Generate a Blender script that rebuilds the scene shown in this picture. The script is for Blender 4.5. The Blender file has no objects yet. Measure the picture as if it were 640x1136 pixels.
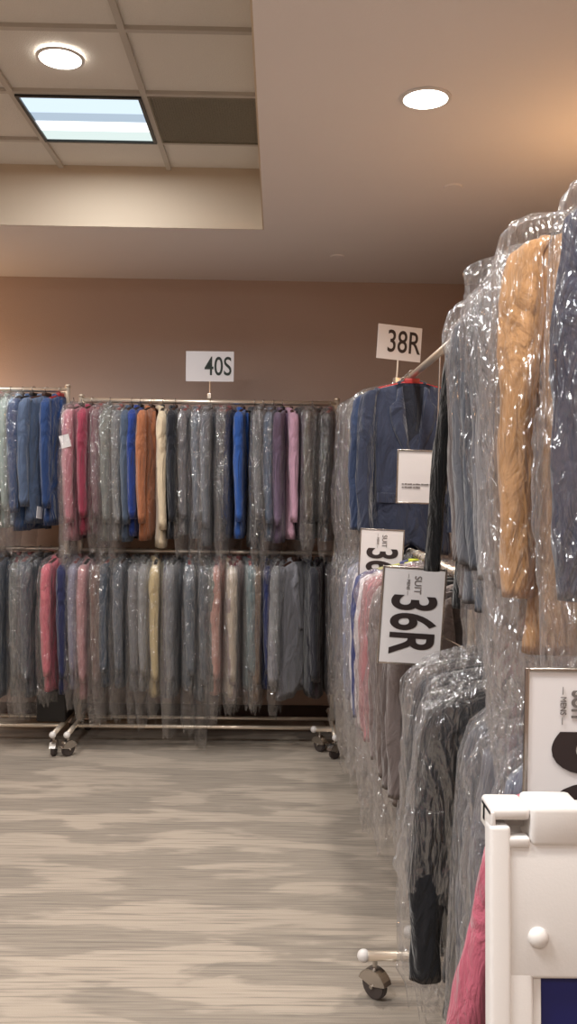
import bpy, bmesh, math, random
from mathutils import Vector, Matrix, noise
R = math.radians
C = bpy.context.scene.collection
random.seed(7)
CAMZ = 1.485

def lin(r, g, b, a=1.0):
    f = lambda c: (c/255/12.92) if c/255 <= .04045 else ((c/255+.055)/1.055)**2.4
    return (f(r), f(g), f(b), a)

# ------------------------------------------------------------------ materials
def newmat(name):
    m = bpy.data.materials.new(name); m.use_nodes = True
    nt = m.node_tree; nt.nodes.clear()
    out = nt.nodes.new('ShaderNodeOutputMaterial')
    return m, nt, out
def N(nt, t, **kw):
    n = nt.nodes.new(t)
    for k, v in kw.items():
        if k.startswith('_'): setattr(n, k[1:], v)
        else: n.inputs[k.replace('__', ' ')].default_value = v
    return n
def L(nt, a, b): nt.links.new(a, b)

def simple(name, col, rough=.5, metal=0, noise_amt=.06, nscale=8, bump=0, bscale=60, emit=0, spec=.5):
    m, nt, out = newmat(name)
    p = N(nt, 'ShaderNodeBsdfPrincipled', Roughness=rough, Metallic=metal)
    p.inputs['Specular IOR Level'].default_value = spec
    tc = N(nt, 'ShaderNodeTexCoord')
    nz = N(nt, 'ShaderNodeTexNoise', Scale=nscale, Detail=4)
    L(nt, tc.outputs['Object'], nz.inputs['Vector'])
    mx = N(nt, 'ShaderNodeMix', _data_type='RGBA')
    mx.inputs['A'].default_value = tuple(c*(1-noise_amt) for c in col[:3])+(1,)
    mx.inputs['B'].default_value = tuple(min(1, c*(1+noise_amt)) for c in col[:3])+(1,)
    L(nt, nz.outputs['Fac'], mx.inputs['Factor']); L(nt, mx.outputs['Result'], p.inputs['Base Color'])
    if bump:
        n2 = N(nt, 'ShaderNodeTexNoise', Scale=bscale, Detail=3)
        L(nt, tc.outputs['Object'], n2.inputs['Vector'])
        b = N(nt, 'ShaderNodeBump', Strength=bump, Distance=.01)
        L(nt, n2.outputs['Fac'], b.inputs['Height']); L(nt, b.outputs['Normal'], p.inputs['Normal'])
    if emit:
        p.inputs['Emission Color'].default_value = col; p.inputs['Emission Strength'].default_value = emit
    L(nt, p.outputs[0], out.inputs['Surface'])
    return m

def fabric(name, kind):
    """cloth whose colour comes from the object's own colour"""
    m, nt, out = newmat(name)
    p = N(nt, 'ShaderNodeBsdfPrincipled', Roughness=.85)
    p.inputs['Specular IOR Level'].default_value = .25
    p.inputs['Sheen Weight'].default_value = .25
    oi = N(nt, 'ShaderNodeObjectInfo'); tc = N(nt, 'ShaderNodeTexCoord')
    mp = N(nt, 'ShaderNodeMapping', Scale=(1, 1, .35)); L(nt, tc.outputs['Object'], mp.inputs['Vector'])
    nz = N(nt, 'ShaderNodeTexNoise', Scale=40, Detail=5); L(nt, mp.outputs[0], nz.inputs['Vector'])
    rr = N(nt, 'ShaderNodeMapRange'); rr.inputs['To Min'].default_value = .78; rr.inputs['To Max'].default_value = 1.22
    L(nt, nz.outputs['Fac'], rr.inputs['Value'])
    mul = N(nt, 'ShaderNodeVectorMath', _operation='SCALE')
    L(nt, oi.outputs['Color'], mul.inputs[0]); L(nt, rr.outputs[0], mul.inputs['Scale'])
    col = mul.outputs[0]
    if kind != 'plain':
        sx = N(nt, 'ShaderNodeSeparateXYZ'); L(nt, tc.outputs['Object'], sx.inputs[0])
        def stripes(o, per, duty):
            a = N(nt, 'ShaderNodeMath', _operation='MULTIPLY'); a.inputs[1].default_value = 1/per; L(nt, o, a.inputs[0])
            b = N(nt, 'ShaderNodeMath', _operation='FRACT'); L(nt, a.outputs[0], b.inputs[0])
            c = N(nt, 'ShaderNodeMath', _operation='LESS_THAN'); c.inputs[1].default_value = duty; L(nt, b.outputs[0], c.inputs[0])
            return c.outputs[0]
        s1 = stripes(sx.outputs['X'], .026 if kind == 'plaid' else .018, .3 if kind == 'plaid' else .15)
        if kind == 'plaid':
            s2 = stripes(sx.outputs['Z'], .026, .3)
            ad = N(nt, 'ShaderNodeMath', _operation='ADD'); L(nt, s1, ad.inputs[0]); L(nt, s2, ad.inputs[1]); s = ad.outputs[0]
        else: s = s1
        r2 = N(nt, 'ShaderNodeMapRange'); r2.inputs['To Min'].default_value = 1; r2.inputs['To Max'].default_value = 1.18
        L(nt, s, r2.inputs['Value'])
        m2 = N(nt, 'ShaderNodeVectorMath', _operation='SCALE'); L(nt, col, m2.inputs[0]); L(nt, r2.outputs[0], m2.inputs['Scale'])
        col = m2.outputs[0]
    L(nt, col, p.inputs['Base Color'])
    n2 = N(nt, 'ShaderNodeTexNoise', Scale=14, Detail=5, Distortion=1.2); L(nt, mp.outputs[0], n2.inputs['Vector'])
    b = N(nt, 'ShaderNodeBump', Strength=.8, Distance=.05)
    L(nt, n2.outputs['Fac'], b.inputs['Height']); L(nt, b.outputs['Normal'], p.inputs['Normal'])
    L(nt, p.outputs[0], out.inputs['Surface'])
    return m

def film(name, haze=.16, scale=1.0, tint=(.9, .9, .93), bump=1.0, f0=.16, rough=.13, edge=.27):
    """thin crumpled clear polythene"""
    m, nt, out = newmat(name)
    tc = N(nt, 'ShaderNodeTexCoord'); oi = N(nt, 'ShaderNodeObjectInfo')
    off = N(nt, 'ShaderNodeVectorMath', _operation='ADD')
    sc = N(nt, 'ShaderNodeVectorMath', _operation='SCALE'); sc.inputs[0].default_value = (17, 31, 9)
    L(nt, oi.outputs['Random'], sc.inputs['Scale'])
    L(nt, tc.outputs['Object'], off.inputs[0]); L(nt, sc.outputs[0], off.inputs[1])
    mp = N(nt, 'ShaderNodeMapping', Scale=(1, 1, .38), Rotation=(.25, .3, 0)); L(nt, off.outputs[0], mp.inputs['Vector'])
    # ridged creases at two sizes
    def ridge(s, d):
        n = N(nt, 'ShaderNodeTexNoise', Scale=s, Detail=d, Distortion=.8); L(nt, mp.outputs[0], n.inputs['Vector'])
        a = N(nt, 'ShaderNodeMath', _operation='SUBTRACT'); a.inputs[1].default_value = .5; L(nt, n.outputs['Fac'], a.inputs[0])
        b = N(nt, 'ShaderNodeMath', _operation='ABSOLUTE'); L(nt, a.outputs[0], b.inputs[0])
        return b.outputs[0]
    r1 = ridge(11*scale, 2); r2 = ridge(34*scale, 2)
    h = N(nt, 'ShaderNodeMath', _operation='MULTIPLY_ADD'); h.inputs[1].default_value = .35
    L(nt, r2, h.inputs[0]); L(nt, r1, h.inputs[2])
    bp = N(nt, 'ShaderNodeBump', Strength=bump, Distance=.085/scale); L(nt, h.outputs[0], bp.inputs['Height'])
    lw = N(nt, 'ShaderNodeLayerWeight', Blend=.5); L(nt, bp.outputs[0], lw.inputs['Normal'])
    lg = N(nt, 'ShaderNodeLayerWeight', Blend=.5)
    tr = N(nt, 'ShaderNodeBsdfTransparent', Color=(.96, .96, .96, 1))
    df = N(nt, 'ShaderNodeBsdfDiffuse', Color=tint+(1,)); L(nt, bp.outputs[0], df.inputs['Normal'])
    tl = N(nt, 'ShaderNodeBsdfTranslucent', Color=tint+(1,)); L(nt, bp.outputs[0], tl.inputs['Normal'])
    dm = N(nt, 'ShaderNodeMixShader', Fac=.45); L(nt, df.outputs[0], dm.inputs[1]); L(nt, tl.outputs[0], dm.inputs[2])
    # milky amount grows where the film is seen edge on
    pw = N(nt, 'ShaderNodeMath', _operation='POWER'); pw.inputs[1].default_value = 3; L(nt, lg.outputs['Facing'], pw.inputs[0])
    hz = N(nt, 'ShaderNodeMath', _operation='MULTIPLY_ADD'); hz.inputs[1].default_value = edge; hz.inputs[2].default_value = haze
    L(nt, pw.outputs[0], hz.inputs[0])
    m1 = N(nt, 'ShaderNodeMixShader'); L(nt, hz.outputs[0], m1.inputs[0]); L(nt, tr.outputs[0], m1.inputs[1]); L(nt, dm.outputs[0], m1.inputs[2])
    gl = N(nt, 'ShaderNodeBsdfGlossy', Roughness=rough); gl.inputs['Color'].default_value = (1, 1, 1, 1); L(nt, bp.outputs[0], gl.inputs['Normal'])
    p5 = N(nt, 'ShaderNodeMath', _operation='POWER'); p5.inputs[1].default_value = 4; L(nt, lw.outputs['Facing'], p5.inputs[0])
    gf = N(nt, 'ShaderNodeMath', _operation='MULTIPLY_ADD', _use_clamp=True); gf.inputs[1].default_value = .38; gf.inputs[2].default_value = f0
    L(nt, p5.outputs[0], gf.inputs[0])
    m2 = N(nt, 'ShaderNodeMixShader'); L(nt, gf.outputs[0], m2.inputs[0]); L(nt, m1.outputs[0], m2.inputs[1]); L(nt, gl.outputs[0], m2.inputs[2])
    L(nt, m2.outputs[0], out.inputs['Surface'])
    return m

def carpet():
    m, nt, out = newmat('streaked_carpet')
    p = N(nt, 'ShaderNodeBsdfPrincipled', Roughness=.95); p.inputs['Specular IOR Level'].default_value = .15
    tc = N(nt, 'ShaderNodeTexCoord')
    def nz(scale, sc, det=4, dist=0):
        mp = N(nt, 'ShaderNodeMapping', Scale=sc); L(nt, tc.outputs['Object'], mp.inputs['Vector'])
        n = N(nt, 'ShaderNodeTexNoise', Scale=scale, Detail=det, Distortion=dist); L(nt, mp.outputs[0], n.inputs['Vector']); return n.outputs['Fac']
    def ramp(f, a, b):
        r = N(nt, 'ShaderNodeMapRange', _interpolation_type='SMOOTHSTEP'); r.inputs['From Min'].default_value = a; r.inputs['From Max'].default_value = b
        L(nt, f, r.inputs['Value']); return r.outputs[0]
    blot = ramp(nz(3.4, (.5, 1.9, 1), 12, .3), .46, .54)
    big = ramp(nz(.8, (.7, 1, 1), 3), .35, .65)
    streak = ramp(nz(9, (.3, 9, 1), 6), .50, .64)
    fine = ramp(nz(9, (.5, 13, 1), 4), .35, .75)
    def mix(f, A, B, k=1):
        mx = N(nt, 'ShaderNodeMix', _data_type='RGBA')
        if k != 1:
            mm = N(nt, 'ShaderNodeMath', _operation='MULTIPLY'); mm.inputs[1].default_value = k; L(nt, f, mm.inputs[0]); f = mm.outputs[0]
        L(nt, f, mx.inputs['Factor'])
        for s, v in (('A', A), ('B', B)):
            if isinstance(v, tuple): mx.inputs[s].default_value = v
            else: L(nt, v, mx.inputs[s])
        return mx.outputs['Result']
    light = lin(172, 160, 147); mid = lin(139, 130, 120); dark = lin(108, 102, 96)
    c = mix(blot, light, mid)
    c = mix(big, c, mid, .5)
    c = mix(streak, c, dark, .55)
    c = mix(fine, c, lin(190, 177, 164), .3)
    L(nt, c, p.inputs['Base Color'])
    n3 = nz(260, (1, 1, 1), 2); b = N(nt, 'ShaderNodeBump', Strength=.4, Distance=.004)
    L(nt, n3, b.inputs['Height']); L(nt, b.outputs[0], p.inputs['Normal'])
    L(nt, p.outputs[0], out.inputs['Surface'])
    return m

def emissive(name, col, strength, stripes=False):
    m, nt, out = newmat(name)
    e = N(nt, 'ShaderNodeEmission', Strength=strength, Color=col)
    L(nt, e.outputs[0], out.inputs['Surface']); return m

M = dict(
    plain=fabric('wool_cloth', 'plain'), plaid=fabric('plaid_cloth', 'plaid'), stripe=fabric('striped_cloth', 'stripe'),
    film=film('clear_polythene', .07, 1.0, (.86, .86, .9), 1.0, .12, .12), film_far=film('clear_polythene_light', .035, 1.3, (.84, .84, .88), 1.0, .14, .11, .13),
    carpet=carpet(),
    wall=simple('brown_wall_paint', lin(186, 163, 150), .8, nscale=2, noise_amt=.03, bump=.15, bscale=180),
    ceil=simple('ceiling_plaster', lin(232, 226, 225), .9, nscale=1.5, noise_amt=.03, bump=.1, bscale=120),
    cream=simple('cream_paint', lin(200, 182, 160), .8, nscale=2, noise_amt=.02),
    tile=simple('acoustic_tile', lin(224, 218, 210), .95, nscale=150, noise_amt=.05, bump=.3, bscale=200),
    tbar=simple('grid_bar_paint', lin(188, 180, 170), .5),
    chrome=simple('brushed_chrome', lin(235, 222, 205), .3, .75),
    white=simple('white_plastic', lin(218, 214, 212), .35, noise_amt=.01, nscale=3, bump=.03, bscale=300),
    card=simple('white_card', lin(226, 223, 225), .6, noise_amt=.015, nscale=14),
    ink=simple('dark_brown_ink', lin(44, 32, 32), .6),
    greyink=simple('faded_ink', lin(110, 104, 102), .7),
    green_ink=simple('green_black_ink', lin(34, 44, 38), .6),
    black=simple('black_plastic', lin(22, 21, 22), .45), rubber=simple('grey_rubber', lin(70, 62, 60), .6),
    red=simple('red_hanger_plastic', lin(150, 32, 34), .4), hook=simple('steel_wire', lin(190, 185, 180), .25, 1),
    wood=simple('dark_hanger_wood', lin(60, 36, 28), .5), lime=simple('yellow_green_plastic', lin(190, 196, 60), .45),
    blue=simple('deep_blue_poster', lin(16, 24, 96), .5), vent=simple('grille_paint', lin(138, 130, 114), .7, bump=.8, bscale=90, noise_amt=.12, nscale=60),
    blackm=simple('black_frame_metal', lin(28, 26, 26), .4),
    base=simple('baseboard_vinyl', lin(64, 46, 38), .6),
    lamp=emissive('lamp_lens', (1, .93, .82, 1), 9), tube=emissive('fluorescent_band', (.95, .98, 1, 1), 1.25),
    diff=emissive('troffer_diffuser', (.72, .86, .98, 1), .82), diff2=emissive('troffer_reflector', (.55, .67, .80, 1), .66),
    diff3=emissive('troffer_diffuser_green', (.75, .87, .84, 1), .78),
)

# ------------------------------------------------------------------ mesh helpers
def mesh_from(name, verts, faces, smooth=True):
    me = bpy.data.meshes.new(name); me.from_pydata([tuple(v) for v in verts], [], faces); me.update()
    if smooth:
        me.polygons.foreach_set('use_smooth', [True]*len(me.polygons))
    return me
def bm_mesh(name, bm, smooth=False, angle=None):
    me = bpy.data.meshes.new(name); bm.normal_update(); bm.to_mesh(me); bm.free()
    if smooth: me.polygons.foreach_set('use_smooth', [True]*len(me.polygons))
    return me
def link(name, me, mat=None, parent=None, color=None, loc=None, rot=None):
    o = bpy.data.objects.new(name, me); C.objects.link(o)
    if mat is not None:
        if len(me.materials) == 0: me.materials.append(mat)
        elif me.materials[0] != mat:
            o.material_slots[0].link = 'OBJECT'; o.material_slots[0].material = mat
    if parent: o.parent = parent
    if color: o.color = color
    if loc: o.location = loc
    if rot: o.rotation_euler = rot
    return o
def thing(name, label, cat, loc=(0, 0, 0), rot=(0, 0, 0), group=None):
    o = bpy.data.objects.new(name, None); C.objects.link(o); o.empty_display_size = .05
    o.location = loc; o.rotation_euler = rot; o['label'] = label; o['category'] = cat
    if group: o['group'] = group
    return o
def tag(o, label, cat, group=None):
    o['label'] = label; o['category'] = cat
    if group: o['group'] = group
    return o
def box(bm, x0, x1, y0, y1, z0, z1, bev=0, mtx=None):
    r = bmesh.ops.create_cube(bm, size=1)
    vs = r['verts']
    for v in vs: v.co = Vector(((x0+x1)/2+v.co.x*(x1-x0), (y0+y1)/2+v.co.y*(y1-y0), (z0+z1)/2+v.co.z*(z1-z0)))
    if bev:
        es = list({e for v in vs for e in v.link_edges})
        r2 = bmesh.ops.bevel(bm, geom=es, offset=bev, segments=3, affect='EDGES', profile=.5)
        vs = list(set(r2['verts']) | {v for v in vs if v.is_valid})
    if mtx is not None:
        for v in vs: v.co = mtx @ v.co
def tube(bm, pts, r, seg=10, caps=True):
    pts = [Vector(p) for p in pts]; rings = []
    rs = r if isinstance(r, (list, tuple)) else [r]*len(pts)
    for i, p in enumerate(pts):
        d = (pts[min(i+1, len(pts)-1)]-pts[max(i-1, 0)]).normalized()
        up = Vector((0, 0, 1)) if abs(d.z) < .9 else Vector((0, 1, 0))
        a = d.cross(up).normalized(); b = d.cross(a)
        rings.append([bm.verts.new(p+(a*math.cos(t)+b*math.sin(t))*rs[i]) for t in [2*math.pi*k/seg for k in range(seg)]])
    for i in range(len(rings)-1):
        for k in range(seg):
            bm.faces.new((rings[i][k], rings[i][(k+1) % seg], rings[i+1][(k+1) % seg], rings[i+1][k]))
    if caps:
        bm.faces.new(rings[0][::-1]); bm.faces.new(rings[-1])
def text_mesh(s, size, extrude=.0006, bold=0):
    cu = bpy.data.curves.new('lettering', 'FONT'); cu.body = s; cu.size = size; cu.extrude = extrude; cu.offset = bold
    cu.align_x = 'CENTER'; cu.align_y = 'CENTER'; cu.resolution_u = 6
    o = bpy.data.objects.new('tmp', cu); C.objects.link(o)
    dg = bpy.context.evaluated_depsgraph_get()
    me = bpy.data.meshes.new_from_object(o.evaluated_get(dg))
    bpy.data.objects.remove(o); me.name = 'lettering'
    me.materials.clear()
    return me

# ------------------------------------------------------------------ clothes
def sup(t, a, b, e=2.6):
    c, s = math.cos(t), math.sin(t)
    return a*math.copysign(abs(c)**(2/e), c), b*math.copysign(abs(s)**(2/e), s)
PROF = [(-.045, .052, .050), (-.055, .085, .058), (-.066, .125, .060), (-.080, .170, .056), (-.150, .172, .078), (-.28, .168, .088),
        (-.42, .155, .078), (-.56, .162, .080), (-.68, .174, .080), (-.80, .182, .076)]
def prof(u):
    x = u*(len(PROF)-1); i = min(int(x), len(PROF)-2); f = x-i
    return [PROF[i][k]*(1-f)+PROF[i+1][k]*f for k in range(3)]
_cache = {}
def cached(fn):
    def w(*a):
        k = (fn.__name__,)+a
        if k not in _cache: _cache[k] = fn(*a)
        return _cache[k]
    return w
def ab(z):
    for i in range(3, len(PROF)-1):
        if PROF[i+1][0] <= z <= PROF[i][0]:
            f = (z-PROF[i][0])/(PROF[i+1][0]-PROF[i][0])
            return PROF[i][1]*(1-f)+PROF[i+1][1]*f, PROF[i][2]*(1-f)+PROF[i+1][2]*f
    return PROF[3][1], PROF[3][2]
@cached
def body_mesh(seed, nu, nv, dep):
    V, F = [], []
    for j in range(nv+1):
        z0, a, b = prof(j/nv)
        for i in range(nu):
            t = 2*math.pi*i/nu
            x, y = sup(t, a, b*dep)
            n = noise.noise(Vector((x*9+seed*7.3, y*16/dep*.5, z0*4)))
            n2 = noise.noise(Vector((x*22+seed*3.1, seed, z0*10)))
            k = min(1, max(0, (-z0-.08)/.2))
            x *= 1+.05*n*k; y += math.copysign(1, y)*(.010*n+.005*n2)*k*(.5+dep) if abs(y) > .004 else 0
            z = z0
            if z0 > -.082: z = -.045-.26*max(0, abs(x)-.05)-.5*max(0, abs(y)-.03)
            if z0 < -.55 and y < 0: z += .05*max(0, 1-abs(x)/.07)*(-.55-z0)/.25
            V.append((x, y, z))
    for j in range(nv):
        for i in range(nu):
            a = j*nu+i; b = j*nu+(i+1) % nu
            F.append((a, b, b+nu, a+nu))
    # turned-in hem and neck
    base = len(V)-nu; ni = len(V)
    for i in range(nu):
        x, y, z = V[base+i]; V.append((x*.94, y*.8, z+.03))
    for i in range(nu): F.append((base+i, base+(i+1) % nu, ni+(i+1) % nu, ni+i))
    c = len(V); V.append((0, 0, -.66))
    for i in range(nu): F.append((ni+i, ni+(i+1) % nu, c))
    c = len(V); V.append((0, 0, -.075))
    for i in range(nu): F.append(((i+1) % nu, i, c))
    return mesh_from('jacket_body', V, F)
@cached
def sleeve_mesh(side, seed, nu, nv, dep, flare):
    P = [(.140, 0, -.072, .012, .030), (.168, 0, -.078, .028, .052), (.190, 0, -.100, .036, .066), (.198, -.002, -.18, .042, .072), (.203, -.004, -.32, .040, .066),
         (.205, -.008, -.46, .038, .060), (.203, -.018, -.58, .035, .054), (.198, -.028, -.70, .033, .048)]
    V, F = [], []
    for j in range(nv+1):
        x = j/nv*(len(P)-1); k = min(int(x), len(P)-2); f = x-k
        cx, cy, cz, ra, rb = [P[k][q]*(1-f)+P[k+1][q]*f for q in range(5)]
        cx += flare*max(0, -cz-.1)
        for i in range(nu):
            t = 2*math.pi*i/nu
            n = noise.noise(Vector((math.cos(t)*1.2+seed*5, math.sin(t)*1.2+side, cz*9)))
            n2 = noise.noise(Vector((math.cos(t)*2, seed*3+side, cz*26+math.sin(t)*2)))
            w = 1+.22*n+.10*n2
            V.append((side*(cx+ra*math.cos(t)*w), (cy+rb*math.sin(t)*w)*dep, cz+.008*math.cos(t)*(1 if j < 3 else 0)))
    for j in range(nv):
        for i in range(nu):
            a = j*nu+i; b = j*nu+(i+1) % nu
            F.append((a, b, b+nu, a+nu) if side < 0 else (b, a, a+nu, b+nu))
    base = len(V)-nu; c = len(V); V.append((side*(P[-1][0]+flare*.6), P[-1][1]*dep, -.67))
    for i in range(nu): F.append((base+i, base+(i+1) % nu, c))
    c = len(V); V.append((side*.13, 0, -.07))
    for i in range(nu): F.append(((i+1) % nu, i, c))
    return mesh_from('jacket_sleeve', V, F)
def front_y(x, z, dep):
    a, b = ab(z); q = max(0, 1-(min(abs(x), a*.98)/a)**2.6)**(1/2.6)
    return -b*dep*q
@cached
def lapel_mesh(side, dep):
    V, F = [], []; n = 14
    for j in range(n+1):
        t = j/n; z = -.060-.36*t
        inner = .050*(1-t)**.8
        w = .024+.050*math.sin(math.pi*min(1, t*1.15+.08)) if t > .18 else .020+.10*t
        w *= (1-.35*t)
        for k in range(5):
            x = side*(inner+w*k/4)
            y = front_y(x, z, dep)-.007-.004*math.sin(math.pi*k/4)-(.006 if t < .3 else 0)
            V.append((x, y, z-.012*k/4)); 
        for k in range(5):
            x = side*(inner+w*(4-k)/4); V.append((x, front_y(x, z, dep)+.004, z-.012*(4-k)/4))
    for j in range(n):
        for k in range(10):
            a = j*10+k; b = j*10+(k+1) % 10
            F.append((a, b, b+10, a+10))
    F.append(tuple(range(10))[::-1]); F.append(tuple(n*10+k for k in range(10)))
    return mesh_from('jacket_lapel', V, F)
@cached
def collar_mesh(dep):
    bm = bmesh.new(); pts = []
    for k in range(15):
        t = -math.pi*.15+math.pi*1.3*k/14
        pts.append((.056*math.cos(t), .052*dep*math.sin(t)+.004, -.047+.010*max(0, math.sin(t))))
    tube(bm, pts, [.009]+[.014]*13+[.009], 8)
    return bm_mesh('jacket_collar', bm, True)
@cached
def lining_mesh(dep):
    V, F = [], []; n = 10
    for j in range(n+1):
        t = j/n; z = -.058-.35*t; w = .056*(1-t)**.8+.004
        for k in range(5):
            x = w*(k/2-1); V.append((x, front_y(x, z, dep)-.0035, z))
    for j in range(n):
        for k in range(4):
            a = j*5+k; F.append((a, a+5, a+6, a+1))
    return mesh_from('jacket_lining', V, F)
@cached
def button_mesh(): 
    bm = bmesh.new(); bmesh.ops.create_cone(bm, cap_ends=True, segments=14, radius1=.009, radius2=.007, depth=.005, matrix=Matrix.Rotation(math.pi/2, 4, 'X'))
    return bm_mesh('jacket_button', bm, False)
@cached
def flap_mesh():
    bm = bmesh.new(); box(bm, -.055, .055, -.004, .004, -.022, .022, .0025); return bm_mesh('pocket_flap', bm, True)
@cached
def hanger_mesh(dep):
    bm = bmesh.new(); pts = []
    for k in range(13):
        x = -.165+.33*k/12; pts.append((x, 0, -.040-.24*max(0, abs(x)-.02)))
    tube(bm, pts, [.010 if 0 < k < 12 else .007 for k in range(13)], 8)
    box(bm, -.034, .034, -.011, .011, -.050, -.020, .005)
    return bm_mesh('hanger', bm, True)
@cached
def hook_mesh():
    bm = bmesh.new(); r = .0165
    pts = [(0, 0, -.045), (0, 0, -.03)]+[(r*math.sin(t)*-1, 0, r*-math.cos(t)) for t in [R(a) for a in range(0, 291, 20)]]
    pts = [(0, 0, -.045), (0, 0, -.024)]+[(-r*math.sin(R(a)), 0, -r*math.cos(R(a))) for a in range(10, 290, 20)]
    tube(bm, pts, .0019, 6); return bm_mesh('hanger_hook', bm, True)
@cached
def tag_mesh():
    bm = bmesh.new(); box(bm, -.028, .028, -.001, .001, -.035, .035); return bm_mesh('paper_tag', bm)
@cached
def trousers_mesh(dep, seed, nu, nv):
    V, F = [], []
    P = [(-.30, .14, .045), (-.5, .15, .05), (-.75, .135, .05), (-.92, .12, .045)]
    for j in range(nv+1):
        x = j/nv*(len(P)-1); k = min(int(x), len(P)-2); f = x-k
        z, a, b = [P[k][q]*(1-f)+P[k+1][q]*f for q in range(3)]
        for i in range(nu):
            t = 2*math.pi*i/nu; X, Y = sup(t, a, b*dep)
            n = noise.noise(Vector((X*14+seed, Y*9, z*3)))
            V.append((X*(1+.08*n), Y*(1+.3*n), z+.015*noise.noise(Vector((X*8, seed, 0)))))
    for j in range(nv):
        for i in range(nu):
            a = j*nu+i; b = j*nu+(i+1) % nu; F.append((a, b, b+nu, a+nu))
    F.append(tuple(range(nu))[::-1]); F.append(tuple(nv*nu+i for i in range(nu)))
    return mesh_from('trouser_leg', V, F)
@cached
def bag_mesh(seed, nu, nv, length, dep, flare, puff, horn=0):
    """crumpled open-bottomed polythene cover gathered at the hook"""
    V, F = [], []
    P = [(.000, .007, .006), (-.016, .030, .016), (-.028, .085, .040), (-.036, .135, .058), (-.052, .200, .072), (-.08, .240, .084), (-.14, .262, .094), (-.35, .268, .098),
         (-.60, .270, .096), (-.80, .262, .088), (-1.0, .245, .070), (-1.3, .23, .055)]
    P = [p for p in P if p[0] > -length]+[(-length, P[min(len(P)-1, sum(1 for p in P if p[0] > -length))][1], .055)]
    fr = [0]
    for a, b in zip(P, P[1:]): fr.append(fr[-1]+max(.02, abs(b[0]-a[0])+abs(b[1]-a[1])*.8))
    tot = fr[-1]
    for j in range(nv+1):
        s = tot*j/nv; k = max(i for i in range(len(P)-1) if fr[i] <= s+1e-9); f = (s-fr[k])/(fr[k+1]-fr[k])
        z, a, b = [P[k][q]*(1-f)+P[k+1][q]*f for q in range(3)]
        k1 = min(1, max(0, (-z-.01)/.08)); low = max(0, -z-.78)
        for i in range(nu):
            t = 2*math.pi*i/nu
            ct, st = math.cos(t), math.sin(t)
            x, y = sup(t, a, b*dep*1.12+.004, 3.6)
            d = Vector((ct, st, 0))
            q = Vector((ct*1.6+seed*11, st*1.6, z*2.2))
            big = noise.noise(q)
            fold = noise.noise(Vector((ct*4.5+seed*5, st*4.5, z*1.6+seed)))
            r1 = abs(noise.noise(Vector((x*13+seed, y*13+z*5, z*9))))
            r2 = abs(noise.noise(Vector((x*30-z*12, y*30+seed, z*22))))
            amp = (.016*big*puff+.012*fold-.020*r1*puff-.009*r2)*k1
            if nu > 100:
                q8 = Vector((x*10+z*1.2+seed*3, y*7+seed, z*2.6+x*3))
                vd = noise.voronoi(q8+noise.noise_vector(q8*.7)*.5)[0]
                q9 = Vector((x*24-z*7, y*19+seed, z*8+x*9+seed))
                vd2 = noise.voronoi(q9+noise.noise_vector(q9*.8)*.5)[0]
                amp += (.030*(.35-vd[0])+.012*(.35-vd2[0])+.010*abs(noise.noise(Vector((x*16+z*3, y*8, z*2.5+seed)))))*min(1.2, puff)*k1
            if low > 0: amp += low*.10*fold*dep
            x += d.x*max(-.012, amp)+flare*ct*max(0, -z-.1)
            y += d.y*max(-.005, amp)*(.45+dep*.6)
            zz = z+(.018*big+.012*fold)*k1*(1 if z > -.3 else .5)
            if z > -.14 and k1 > .1: zz += .022*puff*max(0, noise.noise(Vector((ct*2.5+seed*3, st*2, 4))))
            if horn and ct < 0 and z > -.22:
                hk = (-ct)**1.5*k1*max(0, 1-abs(z+.06)/.16)
                zz += horn*hk*(.8+.6*noise.noise(Vector((seed, st*3, z*20)))); x -= horn*.75*hk
            if z < -length+.15: zz += .05*noise.noise(Vector((ct*3+seed, st*3, 9)))*(1-(z+length)/.15)
            V.append((x, y, zz))
    for j in range(nv):
        for i in range(nu):
            a = j*nu+i; b = j*nu+(i+1) % nu; F.append((a, b, b+nu, a+nu))
    return mesh_from('plastic_cover', V, F)

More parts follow.
